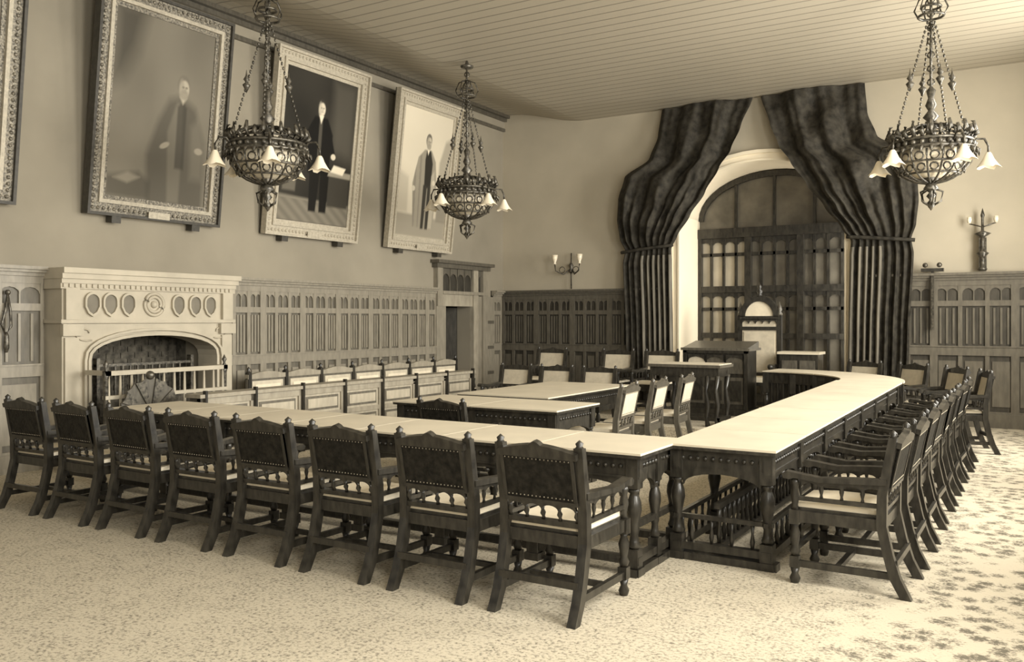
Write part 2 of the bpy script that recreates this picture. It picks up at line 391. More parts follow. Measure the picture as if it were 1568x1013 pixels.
def poly(u,v,pts,soft=.008):
    inside=False;md=9
    n=len(pts)
    for i in range(n):
        x1,y1=pts[i];x2,y2=pts[(i+1)%n]
        if (y1>v)!=(y2>v) and u<(x2-x1)*(v-y1)/(y2-y1)+x1: inside=not inside
        L2=(x2-x1)**2+(y2-y1)**2; t=max(0,min(1,((u-x1)*(x2-x1)+(v-y1)*(y2-y1))/L2)); md=min(md,math.hypot(u-x1-t*(x2-x1),v-y1-t*(y2-y1)))
    s=md if inside else -md
    return min(max(.5+s/(2*soft),0),1)
def mix(a,b,t): return a+(b-a)*t
def face(g,u,v,cx,cy,s,skin,hair,beard=None):
    rx=.036*s; ry=.034*s
    g=mix(g,hair,ell(u,v,cx-.003*s,cy+.008*s,rx*1.15,ry*1.12,.2))
    g=mix(g,skin,ell(u,v,cx+.005*s,cy-.006*s,rx*.85,ry*.9,.3))
    g=mix(g,skin*.72,ell(u,v,cx-.018*s,cy-.006*s,.014*s,.026*s,.8)*.8)
    for e in (-1,1): g=mix(g,skin*.45,ell(u,v,cx+.007*s+e*.012*s,cy+.001*s,.007*s,.0035*s,.8)*.9)
    g=mix(g,skin*.6,ell(u,v,cx+.010*s,cy-.009*s,.004*s,.006*s,.8)*.7)
    g=mix(g,skin*.55,ell(u,v,cx+.007*s,cy-.019*s,.010*s,.002*s,.8)*.8)
    if beard is not None: g=mix(g,beard,ell(u,v,cx+.005*s,cy-.028*s,.024*s,.017*s,.5)*.85)
    return g
def nz_(u,v): return .5*math.sin(u*7.1+v*4.3+math.sin(v*9))+.5*math.sin(v*8.7-u*5.2)
def p1(u,v0):
    v=v0+.05
    g=.19+.018*nz_(u,v)-.02*v
    g=mix(g,.05,poly(u,v,[(0,1.1),(0,.66),(.10,.7),(.22,.85),(.3,1.1)],.08)*.8)
    g=mix(g,.09,poly(u,v,[(.40,.0),(.36,.3),(.46,.50),(.56,.63),(.68,.665),(.84,.61),(.96,.42),(.98,.0)],.03)*.85)
    g=mix(g,.20,poly(u,v,[(.60,.05),(.56,.45),(.64,.62),(.70,.63),(.72,.4),(.72,.05)],.015)*.55)
    g=mix(g,.05,poly(u,v,[(.655,.25),(.65,.6),(.70,.64),(.745,.6),(.75,.25)],.01)*.7)
    g=mix(g,.20,poly(u,v,[(.82,.2),(.80,.5),(.88,.56),(.95,.4),(.95,.2)],.03)*.5)
    g=mix(g,.40,poly(u,v,[(.665,.66),(.70,.62),(.74,.66),(.70,.68)],.010))
    g=face(g,u,v,.70,.715,1.4,.40,.16,.26)
    g=mix(g,.32,ell(u,v,.54,.37,.04,.013,.5,.3)*.9); g=mix(g,.32,ell(u,v,.9,.37,.035,.015,.5)*.9)
    g=mix(g,.07,poly(u,v0,[(0,0),(0,.11),(.30,.15),(.42,.10),(.42,0)],.02)*.7)
    g=mix(g,.26,poly(u,v0,[(.06,.10),(.2,.14),(.32,.12),(.2,.08)],.01)*.8)
    return g
def p2(u,v):
    g=.030+.010*nz_(u,v)
    g=mix(g,.10,poly(u,v,[(.66,1),(.7,.5),(1,.45),(1,1)],.06)*.6)
    g=mix(g,.20,poly(u,v,[(0,0),(0,.17),(1,.15),(1,0)],.01)); g=mix(g,.10,(1 if v<.15 else 0)*(.5+.5*math.sin(u*40+v*80))*.5)
    for s0 in (0,1):
        x=.42+.15*s0; g=mix(g,.010,poly(u,v,[(x,.08),(x-.02,.4),(x+.13,.4),(x+.10,.08)]))
    g=mix(g,.008,poly(u,v,[(.37,.34),(.33,.62),(.42,.725),(.60,.725),(.69,.62),(.66,.34)]))
    g=mix(g,.008,poly(u,v,[(.33,.62),(.26,.45),(.32,.41),(.42,.6)])); g=mix(g,.008,poly(u,v,[(.66,.64),(.74,.50),(.70,.46),(.62,.58)]))
    g=mix(g,.10,poly(u,v,[(.49,.4),(.485,.7),(.53,.7),(.535,.4)])*.7)
    g=mix(g,.75,poly(u,v,[(.475,.735),(.51,.68),(.54,.735),(.51,.75)],.006))
    g=face(g,u,v,.505,.785,1.25,.62,.04)
    g=mix(g,.6,ell(u,v,.31,.40,.03,.018,.3)); g=mix(g,.6,ell(u,v,.72,.475,.03,.018,.3))
    g=mix(g,.05,poly(u,v,[(.68,.13),(.68,.36),(.98,.36),(.98,.13)],.01)); g=mix(g,.30,poly(u,v,[(.66,.34),(.68,.38),(1,.38),(1,.34)],.006))
    g=mix(g,.75,poly(u,v,[(.70,.37),(.74,.42),(.92,.41),(.88,.36)],.006))
    g=mix(g,.22,poly(u,v,[(.05,.2),(.05,.5),(.24,.5),(.22,.2)],.01)*.5)
    return g
def p3(u,v):
    g=.56+.10*v-.05*u+.02*nz_(u,v)
    g=mix(g,.30,poly(u,v,[(0,0),(0,.18),(1,.16),(1,0)],.012))
    g=mix(g,.26,poly(u,v,[(.80,.16),(.78,.62),(.88,.80),(1,.84),(1,.16)],.02)*.7)
    g=mix(g,.42,poly(u,v,[(0,.18),(0,.5),(.18,.46),(.2,.18)],.02)*.7)
    g=mix(g,.28,poly(u,v,[(.33,.08),(.26,.42),(.34,.63),(.46,.70),(.60,.70),(.70,.62),(.76,.40),(.74,.08)]))
    g=mix(g,.16,(1 if math.sin(u*60+v*5)>.3 else 0)*poly(u,v,[(.33,.08),(.26,.42),(.34,.63),(.42,.66),(.44,.08)])*.5)
    g=mix(g,.03,poly(u,v,[(.50,.40),(.48,.62),(.50,.70),(.58,.70),(.64,.60),(.63,.40)]))
    for x in (.49,.58): g=mix(g,.04,poly(u,v,[(x,.07),(x-.01,.42),(x+.07,.42),(x+.055,.07)]))
    g=mix(g,.45,poly(u,v,[(.65,.08),(.63,.5),(.69,.55),(.73,.3),(.72,.08)])*.6)
    g=mix(g,.75,poly(u,v,[(.50,.71),(.53,.66),(.56,.71),(.53,.725)],.006))
    g=face(g,u,v,.53,.765,1.3,.46,.14,.30)
    g=mix(g,.50,ell(u,v,.29,.38,.03,.018,.3)); g=mix(g,.55,ell(u,v,.69,.45,.028,.018,.3))
    g=mix(g,.22,poly(u,v,[(.80,.14),(.80,.34),(1,.34),(1,.14)],.01)*.8); g=mix(g,.8,poly(u,v,[(.78,.34),(.82,.38),(.97,.37),(.93,.33)],.006))
    return g
picture('framed_portrait',5.98,7.86,2.88,5.53,.24,'gilt',p1)
picture('framed_portrait',8.65,10.58,2.87,5.50,.23,'giltl',p2,mount=1)
picture('framed_portrait',11.32,13.17,2.87,5.50,.23,'giltl',p3,mount=1)
picture('framed_portrait',3.3,5.17,2.88,5.53,.24,'gilt',p1)

# ------------------------------------------------------------ window screen in recess
b=MB(); yw=16.2
def wz(x,g=0):
    xm=(RX0+RX1)/2;h=(RX1-RX0)/2; t=(x-xm)/h; return ZS+(ZCR-ZS)*math.sqrt(max(0,1-t*t))-.02
ap=arcpts(RX0+.01,RX1-.01,ZS,ZCR-.02)
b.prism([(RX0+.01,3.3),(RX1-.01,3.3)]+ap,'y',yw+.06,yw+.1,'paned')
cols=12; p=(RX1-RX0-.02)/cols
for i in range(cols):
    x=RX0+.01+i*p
    b.box(x,x+p,yw+.06,yw+.1,.14,3.3,'pane' if i<4 else 'paned')  # left columns lit, the rest dim: fall of side light set by pane colour
for i in range(cols+1):
    x=RX0+.01+i*p; w=.022 if i%4 else .06
    b.box(max(x-w,RX0+.01),min(x+w,RX1-.01),yw-(.0 if i%4 else .05),yw+.08,.14,3.3,'wood')
for i in (3,6,9):
    x=RX0+.01+i*p
    b.box(x-.025,x+.025,yw,yw+.08,3.3,wz(x),'wood')
for z,h,o in ((3.28,.09,.07),(2.88,.03,.0),(2.22,.06,.04),(1.85,.03,0),(1.35,.05,.03),(.6,.05,.02),(.2,.07,.02)):
    b.box(RX0+.01,RX1-.01,yw-o,yw+.08,z-h,z+h,'wood')
for i in range(cols):
    x=RX0+.01+i*p
    b.arch(x,x+p,2.98,3.12,3.2,yw+.01,yw+.07,'wood',6)
    b.arch(x,x+p,1.98,2.10,2.17,yw+.01,yw+.07,'wood',6)
i2=arcpts(RX0+.09,RX1-.09,ZS-.02,ZCR-.12)
b.prism(arcpts(RX0+.01,RX1-.01,ZS-.02,ZCR-.02)+i2[::-1],'y',yw-.02,yw+.08,'wood')
b.obj('window_1')

# ------------------------------------------------------------ drapery
def interp(tab,z):
    for a,c in zip(tab,tab[1:]):
        if a[0]>=z>=c[0]:
            t=(a[0]-z)/(a[0]-c[0]); t=t*t*(3-2*t)*.5+t*.5
            return [a[k]+(c[k]-a[k])*t for k in range(len(a))]
    return tab[-1]
tab=[(5.50,-6.0,-4.32,.06,.03),(5.0,-6.05,-4.5,.14,.05),(4.6,-6.2,-4.66,.2,.07),(4.3,-6.68,-4.86,.26,.08),(3.9,-6.80,-5.12,.28,.08),(3.51,-6.82,-5.40,.28,.08),(3.15,-6.78,-5.66,.22,.06),
     (2.93,-6.70,-5.80,.14,.035),(2.7,-6.74,-5.78,.16,.05),(1.5,-6.68,-5.76,.16,.055),(.16,-6.64,-5.74,.16,.06)]
for side in (0,1):
    nu,nv=150,140; vs=[];fs=[];fl=[]
    for j in range(nv+1):
        z=5.50+(.16-5.50)*j/nv
        _,xo,xi,yo,am=interp(tab,z)
        up=min(max((z-2.93)/1.2,0),1)
        for i in range(nu+1):
            u=i/nu
            ph=u*8.5*2*math.pi+.8*math.sin(u*9)
            ph2=u*3.2*2*math.pi+z*1.3
            x=xo+(xi-xo)*u
            yy=yo+(1-.75*up)*am*math.sin(ph)*(.75+.25*math.sin(ph*.37+z))+up*am*(1.1*math.sin(ph2)+.35*math.sin(ph*1.0+z*2))
            if z>2.93: yy+=.14*math.sin(math.pi*u)*min(1,(z-2.93)/.5)
            yy+=.05*up*math.sin((z+u*1.1)*8.5)*math.sin(math.pi*u)
            zz=z-.14*math.sin(math.pi*min(1,max(0,(z-2.9)/2.4)))*math.sin(math.pi*u)
            if side: x=2*XC-x
            vs.append((x,YB-yy-.03,zz))
    for j in range(nv):
        z=5.50+(.16-5.50)*j/nv
        for i in range(nu):
            u=i/nu; ph=u*8.5*2*math.pi+.8*math.sin(u*9)
            a=j*(nu+1)+i
            (fl if (z<2.85 and math.sin(ph)>.1 and (u>.35 if not side else u>.45)) else fs).append((a,a+1,a+nu+2,a+nu+1))  # fold crests below the tie take the lit colour
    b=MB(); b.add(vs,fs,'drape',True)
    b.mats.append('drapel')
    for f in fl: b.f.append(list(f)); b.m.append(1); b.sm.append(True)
    xo,xi=(-6.76,-5.74) if not side else (2*XC+5.74,2*XC+6.76)
    pts=[(xo+(xi-xo)*k/12,YB-.22-.06*math.sin(math.pi*k/12),2.90+.10*abs(k/12-(.0 if not side else 1))) for k in range(13)]
    b.tube(pts,.03,'drape',8)
    b.obj('drapery_curtain')

# ------------------------------------------------------------ chair
def chair_mesh(name,back,front,arms=True,wd='wood',seat='seat'):
    b=MB(); hw=.255
    for sx in (-1,1):
        x=sx*hw
        side=[(-.425,0),(-.365,0),(-.30,.12),(-.262,.27),(-.23,.42),(-.235,.6),(-.30,.95),(-.345,.95),(-.29,.6),(-.288,.42),(-.325,.25),(-.365,.12)]
        b.prism(side,'x',x-.027,x+.027,wd)
        b.lathe([(.026,0),(.018,.01),(.024,.025),(.001,.045)],x,-.323,.95,wd,8)
        pf=[(.024,.0),(.034,.03),(.02,.06),(.03,.10)]
        b.lathe(pf,x,.25,0,wd,10); b.box(x-.028,x+.028,.222,.278,.10,.17,wd)
        b.lathe([(.022,0),(.034,.03),(.022,.06),(.028,.10),(.034,.14),(.02,.18),(.03,.21)],x,.25,.17,wd,10)
        b.box(x-.03,x+.03,.22,.28,.37,.46,wd)
        b.box(x-.015,x+.015,-.32,.24,.105,.145,wd)
        b.box(x-.017,x+.017,-.27,.24,.385,.455,wd)
        if arms:
            b.lathe([(.025,0),(.018,.03),(.03,.09),(.02,.14),(.028,.17),(.02,.20)],x,.25,.46,wd,10)
            arm=[(-.29,.665),(-.29,.70),(-.1,.69),(.1,.675),(.22,.69),(.30,.70),(.325,.68),(.315,.655),(.28,.65),(.25,.66),(.1,.645),(-.1,.655)]
            b.prism(arm,'x',x-.034,x+.034,wd)
            b.box(x-.013,x+.013,-.27,.25,.52,.545,wd)
            for k in range(3): b.lathe([(.012,0),(.008,.02),(.015,.05),(.008,.09),(.012,.11)],x,-.15+.12*k,.545,wd,6)
            for k in range(4): b.arch(-.27+.12*k,-.15+.12*k,.60,.635,.66,x-.01,x+.01,wd,6,'x')
    b.box(-hw,hw,-.27,-.235,.385,.455,wd); b.box(-hw,hw,.235,.27,.375,.455,wd)
    b.box(-hw+.01,hw-.01,-.25,.275,.45,.475,wd)
    cu=[(-.25,.475),(-.24,.497),(-.1,.512),(.1,.512),(.25,.50),(.275,.475)]
    b.prism(cu,'x',-hw+.02,hw-.02,seat,True)
    b.box(-hw,hw,-.02,.015,.11,.14,wd); b.box(-hw,hw,-.345,-.32,.18,.22,wd); b.box(-hw,hw,.235,.262,.20,.235,wd)
    T0=b.T; th=math.atan2(.075,.35)
    b.T=Matrix.Translation((0,-.262,.5))@Matrix.Rotation(th,4,'X')
    iw=hw-.02
    b.box(-iw,iw,-.017,.017,.0,.03,wd)
    for k in range(5):
        x=-iw+.02+(2*iw-.04)*k/4
        b.lathe([(.013,0),(.009,.015),(.017,.035),(.009,.055),(.013,.07)],x,0,.03,wd,8)
        if k<4:
            x2=x+(2*iw-.04)/4; b.arch(x,x2,.085,.118,.13,-.013,.013,wd,8)
    b.box(-iw,iw,-.018,.018,.128,.15,wd)
    b.box(-iw,iw,-.012,.004,.15,.40,back)
    b.box(-iw+.015,iw-.015,.004,.016,.165,.39,front)
    b.box(-iw,-iw+.02,-.017,.01,.15,.40,wd); b.box(iw-.02,iw,-.017,.01,.15,.40,wd)
    cr=[(-iw-.02,.395),(iw+.02,.395),(iw+.02,.43)]
    for i in range(25):
        t=1-2*i/24; x=t*iw
        z=.435+.034*math.cos(t*math.pi/2) + (.022*max(0,math.cos(t*math.pi/2/.16)) if abs(t)<.16 else 0)
        cr.append((x,z))
    cr.append((-iw-.02,.43))
    b.prism(cr,'y',-.02,.02,wd)
    for i in range(17):
        x=-iw+.03+(2*iw-.06)*i/16
        for z in (.165,.385): b.ball((x,-.014,z),.0045,'stud',5)
    b.T=T0
    return b.mesh(name)
CH=chair_mesh('council_armchair_mesh','leather','leatherl')
CHL=chair_mesh('pale_side_chair_mesh','leatherl','leatherl',arms=False,wd='woodm')
for x in (-2.41,-3.15,-3.885,-4.62,-5.36,-6.09,-6.81,-7.54):
    place(CH,'council_armchair',(x,4.56,0),random.uniform(-.02,.02),1)
for k in range(8):
    place(CH,'council_armchair',(-1.08+random.uniform(-.01,.01),5.85+.76*k,0),math.pi/2+random.uniform(-.03,.03),1)
DZ=.14
for a in (16,33,50,66):
    A=math.radians(a); r=2.80
    place(CH,'council_armchair',(-3.65+r*math.cos(A),11.6+r*math.sin(A)*.96,0),A+math.pi/2,1.04)
place(CH,'council_armchair',(-4.72,6.78,0),0,.95)
for y in (8.5,9.35,10.25): place(CHL,'pale_side_chair',(-4.08,y,0),math.pi/2+.1,1)
for x in (-7.3,-6.05,-5.28): place(CH,'council_armchair',(x,12.95,DZ),math.pi,1.05)
for x in (-6.9,-6.2,-5.5,): place(CH,'council_armchair',(x,11.1,0),math.pi,1.0)

# ------------------------------------------------------------ tables
LEG=[(.030,.0),(.042,.02),(.030,.05),(.026,.09),(.036,.12),(.03,.15),(.040,.20),(.050,.25),(.046,.30),(.032,.34),(.026,.36),(.040,.375),(.028,.39)]
def leg(b,x,y,h=.79,wd='wood',s=1):
    w=.042*s
    b.box(x-w-.012,x+w+.012,y-w-.012,y+w+.012,0,.05,wd); b.box(x-w,x+w,y-w,y+w,.05,.17,wd)
    b.lathe([(r*s,z) for r,z in LEG],x,y,.17,wd,12)
    b.box(x-w,x+w,y-w,y+w,.56,h-.03,wd)
def table(name,L,D,bays,h=.79,loc=(0,0,0),rz=0,endbays=1,wd='wood',rise=0,rails=False):
    b=MB(); p=L/bays
    b.box(-.03,L+.03,-.03,D+.03,h-.03,h-.008,wd)
    for i in range(bays): b.box(i*p+(.0 if i else -.035)+.004,(i+1)*p+(0 if i<bays-1 else .035)-.004,-.035,D+.035,h-.008,h+.006,'top')
    for y in (.04,D-.04):
        for i in range(bays+1):
            x=min(max(i*p,.045),L-.045); leg(b,x,y,h,wd)
        b.box(.0,L,y-.02,y+.02,h-.15,h-.03,wd)
        b.box(.0,L,y-.03,y+.03,.07,.12,wd)
        b.box(0,L,y-.028,y+.028,h-.165,h-.15,wd)
        for i in range(bays):
            b.arch(i*p+.045,(i+1)*p-.045,h-.30,h-.19,h-.15,y-.018,y+.018,wd,12)
            b.lathe([(.012,0),(.03,.02),(.001,.035)],i*p+p/2,y,h-.165-.06,wd,6)
        nb=int(L/.055)
        for i in range(nb): b.ball((.02+(L-.04)*i/nb,y+(-.022 if y<D/2 else .022),h-.09),.017,wd,5)
    for x in (.045,L-.045):
        b.box(x-.02,x+.02,0,D,h-.15,h-.03,wd); b.box(x-.03,x+.03,0,D,.07,.12,wd); b.box(x-.045,x+.045,-.03,D+.03,0,.05,wd)
        nb=int(D/.055)
        for i in range(nb): b.ball((x+(-.022 if x<L/2 else .022),.03+(D-.06)*i/nb,h-.09),.017,wd,5)
        for k in range(endbays):
            y0=.04+(D-.08)*k/endbays; y1=.04+(D-.08)*(k+1)/endbays
            if k: leg(b,x,y0,h,wd,.85)
            b.arch(y0+.04,y1-.04,h-.28,h-.19,h-.15,x-.018,x+.018,wd,12,'x')
        if endbays>1: b.box(x-.02,x+.02,.04,D-.04,.30,.34,wd)
    if rails:
        nb=int(L/.108); ym=D*.55
        for i in range(nb): b.lathe([(.012,0),(.02,.06),(.010,.12),(.02,.18),(.012,.24)],.1+i*.108,ym,.12,wd,6)
        b.box(.05,L-.05,ym-.02,ym+.02,.36,.40,wd); b.box(.05,L-.05,ym-.02,ym+.02,.08,.12,wd)
        for y in (.04,D-.04):
            for i in range(bays):
                for k in range(5): 
                    b.lathe([(.010,0),(.017,.05),(.009,.10),(.014,.16)],i*p+p*(k+1)/6,y,.12,wd,6)
                b.box(i*p,(i+1)*p,y-.015,y+.015,.28,.31,wd)
        for k in range(4): b.lathe([(.010,0),(.017,.05),(.009,.10),(.014,.16)],.045,D*(k+1)/5,.12,wd,6)
        b.box(.03,.06,0,D,.28,.31,wd)
    if rise:
        b.v=[(x,y,z*(1+rise*max(0,x)/L)) for x,y,z in b.v]
    return b.obj(name,loc,rz)
table('council_table',5.5,.78,7,loc=(-7.72,5.18,0),endbays=2)
table('council_table',5.80,.70,7,loc=(-1.52,5.74,0),rz=math.pi/2,endbays=1,rise=.11,rails=True)
table('clerks_table',1.9,.85,2,loc=(-5.82,7.2,0))
table('clerks_table',1.15,2.2,1,loc=(-5.80,8.35,0))
# curved table
b=MB(); cx,cy=-3.72,11.62; h=.875
def sector(r0,r1,a0,a1,z0,z1,mk,n=14):
    pl=[(cx+r1*math.cos(math.radians(a0+(a1-a0)*i/n)),cy+r1*math.sin(math.radians(a0+(a1-a0)*i/n))) for i in range(n+1)]
    pl+=[(cx+r0*math.cos(math.radians(a1+(a0-a1)*i/n)),cy+r0*math.sin(math.radians(a1+(a0-a1)*i/n))) for i in range(n+1)]
    b.prism(pl,'z',z0,z1,mk)
segs=5; AE=86
for i in range(segs):
    a0=AE*i/segs;a1=AE*(i+1)/segs
    sector(1.48,2.24,a0+.15,a1-.15,h-.01,h+.006,'top',6)
    sector(1.545,1.565,a0+1.5,a1-1.5,.42,.72,'wood',4)
    sector(1.53,1.58,a0+1.5,a1-1.5,.36,.42,'wood',4)
    for k in range(5):
        A=math.radians(a0+(a1-a0)*(k+.5)/5)
        b.lathe([(.02,0),(.03,.05),(.015,.12),(.03,.18),(.018,.24)],cx+1.55*math.cos(A),cy+1.55*math.sin(A),.12,'wood',6)
        b.box(cx+1.53*math.cos(A)-.01,cx+1.53*math.cos(A)+.01,cy+1.53*math.sin(A)-.01,cy+1.53*math.sin(A)+.01,.42,.72,'wood')
sector(1.5,2.22,0.3,AE,h-.035,h-.01,'wood')
for r in (1.53,2.19):
    sector(r-.02,r+.02,0.3,AE,h-.17,h-.03,'wood'); sector(r-.03,r+.03,0.3,AE,.06,.12,'wood')
    for i in range(segs+1):
        A=math.radians(3+(AE-5)*i/segs); leg(b,cx+r*math.cos(A),cy+r*math.sin(A),h)
b.obj('curved_council_table')
b=MB(); b.box(-7.75,-3.80,11.62,YB-.17,0,DZ,'carpet'); b.box(-3.80,-2.95,14.15,YB-.17,0,DZ,'carpet'); b.obj('dais_platform')
b=MB(); 
b.box(0,1.1,0,.6,.83,.87,'woodm'); b.box(.02,1.08,.02,.58,.87,.88,'top'); b.box(.04,1.06,.04,.56,.70,.83,'wood')
for x in (.06,.2,.9,1.04):
    for y in (.07,.53): 
        b.tube([(x,y,.72),(x+(.03 if x<.5 else -.03),y,.5),(x,y,.3),(x+(.02 if x<.5 else -.02),y,.12),(x,y,0)],[.04,.025,.035,.025,.04],'wood',8)
for y in (.07,.53): b.box(.02,1.08,y-.02,y+.02,.08,.13,'wood')
b.box(.03,.09,.05,.55,.08,.13,'wood'); b.box(1.01,1.07,.05,.55,.08,.13,'wood')
b.arch(.22,.88,.5,.64,.70,.05,.08,'wood',10)
b.obj('clerks_side_table',(-4.95,11.85,DZ))
b=MB(); Wd,Dd=1.05,.6
b.box(0,Wd,0,Dd,0,.1,'wood'); b.box(.04,Wd-.04,.03,Dd,.1,1.02,'wood'); b.box(-.03,Wd+.03,-.04,Dd+.03,1.02,1.06,'woodm'); b.prism([(-.03,1.06),(Dd,1.06),(Dd,1.16)],'x',0,Wd,'woodm')
for i in range(3):
    x=.08+i*.31; b.box(x,x+.27,.015,.03,.18,.6,'woodm'); b.box(x+.03,x+.24,.0,.02,.23,.55,'wood'); b.box(x,x+.27,.015,.03,.66,.95,'leatherl' if i==0 else 'woodm'); b.arch(x,x+.27,.85,.92,.95,.0,.03,'wood',8)
for x in (0,Wd-.06): b.box(x,x+.06,-.02,.05,.1,1.02,'wood')
b.box(.0,Wd,-.02,.03,.98,1.02,'wood')
b.obj('mayoral_desk',(-4.98,13.45,DZ))
b=MB(); hw=.33
for sx in (-1,1):
    x=sx*hw
    b.box(x-.04,x+.04,.24,.32,0,1.58,'wood'); b.lathe([(.045,0),(.05,.03),(.025,.06),(.045,.1),(.03,.14),(.001,.24)],x,.28,1.58,'woodm',10)
    b.lathe([(.035,0),(.05,.06),(.03,.14),(.045,.3),(.03,.44),(.04,.72)],x,-.25,0,'wood',10)
    b.box(x-.045,x+.045,-.30,.26,.72,.77,'wood'); b.ball((x,-.30,.74),.05,'wood')
    b.box(x-.03,x+.03,-.25,.26,.40,.47,'wood'); b.box(x-.02,x+.02,-.25,.26,.1,.15,'wood')
b.box(-hw,hw,-.27,.27,.42,.48,'wood'); b.box(-hw+.04,hw-.04,-.26,.24,.48,.56,'seat'); b.box(-hw,hw,-.26,-.22,.1,.16,'wood')
b.box(-hw,hw,.25,.30,.5,1.52,'leatherl'); b.box(-hw+.07,hw-.07,.235,.25,.62,1.3,'leatherl')
for z in (.58,1.36,1.54): b.box(-hw,hw,.22,.31,z-.03,z+.03,'wood')
for k in range(5): b.arch(-hw+.04+k*.116,-hw+.04+(k+1)*.116,1.44,1.49,1.52,.22,.26,'wood',6)
o=[(hw*math.cos(math.pi*i/16),1.56+.36*math.sin(math.pi*i/16)) for i in range(17)]
q=[((hw-.09)*math.cos(math.pi*i/16),1.56+.26*math.sin(math.pi*i/16)) for i in range(17)]
b.prism(o+q[::-1],'y',.22,.31,'wood'); b.prism(q,'y',.25,.29,'seat')
b.lathe([(.06,0),(.03,.04),(.05,.09),(.02,.13),(.035,.17),(.001,.24)],0,.265,1.9,'wood',10)
b.obj('mayoral_throne',(-4.13,14.55,DZ))
b=MB(); b.box(0,.6,0,.4,0,.95,'wood'); b.box(-.03,.63,-.03,.43,.95,.99,'top')
for k in range(2): b.box(.04+k*.28,.28+k*.28,-.012,0,.12,.85,'woodm')
b.obj('side_cabinet',(-3.68,14.35,DZ))
# ------------------------------------------------------------ benches along left wall
def pew(name,L,h,loc,n):
    b=MB(); p=L/n
    b.box(0,L,0,.04,.0,h-.05,'panelrec')
    b.box(0,L,-.015,.055,h-.06,h,'bench'); b.box(0,L,-.01,.05,.42,.50,'bench')
    b.box(0,L,-.42,0,.40,.45,'leatherl'); b.box(0,L,-.40,-.36,.0,.40,'bench')
    for i in range(n+1):
        x=min(max(i*p,.03),L-.03)
        b.box(x-.025,x+.025,-.02,.05,0,h+.03,'wood'); b.box(x-.028,x+.028,-.42,.0,.62,.665,'bench'); b.lathe([(.02,0),(.03,.06),(.018,.11),(.025,.2)],x,-.39,.43,'wood',8)
        b.box(x-.03,x+.03,-.42,-.36,0,.43,'wood'); b.lathe([(.03,0),(.015,.02),(.028,.045),(.001,.075)],x,.015,h+.03,'wood',8)
    for i in range(n):
        x0=i*p+.07;x1=(i+1)*p-.07
        b.box(x0,x1,-.012,0,.52,h-.09,'leatherl'); b.box(x0+.05,x1-.05,-.02,0,.57,h-.14,'seat')
        pl=[(x0-.02,h)]+[(x0+(x1-x0)*k/10,h+.035*math.sin(math.pi*k/10)) for k in range(11)]+[(x1+.02,h)]
        b.prism(pl,'y',-.01,.045,'bench')
    return b.obj(name,loc,math.pi/2)
pew('panelled_bench',4.8,.92,(-8.98,8.0,.0),7)
b=MB(); n=7; p=.77; L=n*p; h=.82; F='bench'
b.box(0,L,0,.03,.0,h-.04,'benchp'); b.box(-.03,L+.03,-.06,.20,h-.04,h,F)
b.box(0,L,-.03,.03,0,.14,F); b.box(0,L,-.025,.03,h-.12,h-.04,F); b.box(0,L,-.02,.03,.40,.46,F)
for i in range(n+1):
    x=min(max(i*p,.05),L-.05); b.box(x-.05,x+.05,-.025,.03,0,h-.04,F); b.box(x-.014,x+.014,-.07,-.02,.0,h+.04,'wood'); b.box(x-.03,x+.03,.03,.18,0,h-.04,'woodm')
for i in range(n):
    x0=i*p+.09;x1=(i+1)*p-.09
    for (z0,z1) in ((.18,.37),(.49,h-.15)):
        b.box(x0,x1,-.008,0,z0,z1,'panelrec'); b.box(x0+.03,x1-.03,-.018,0,z0+.03,z1-.03,'benchp')
b.obj('panelled_desk_front',(-7.98,6.42,0),math.pi/2)

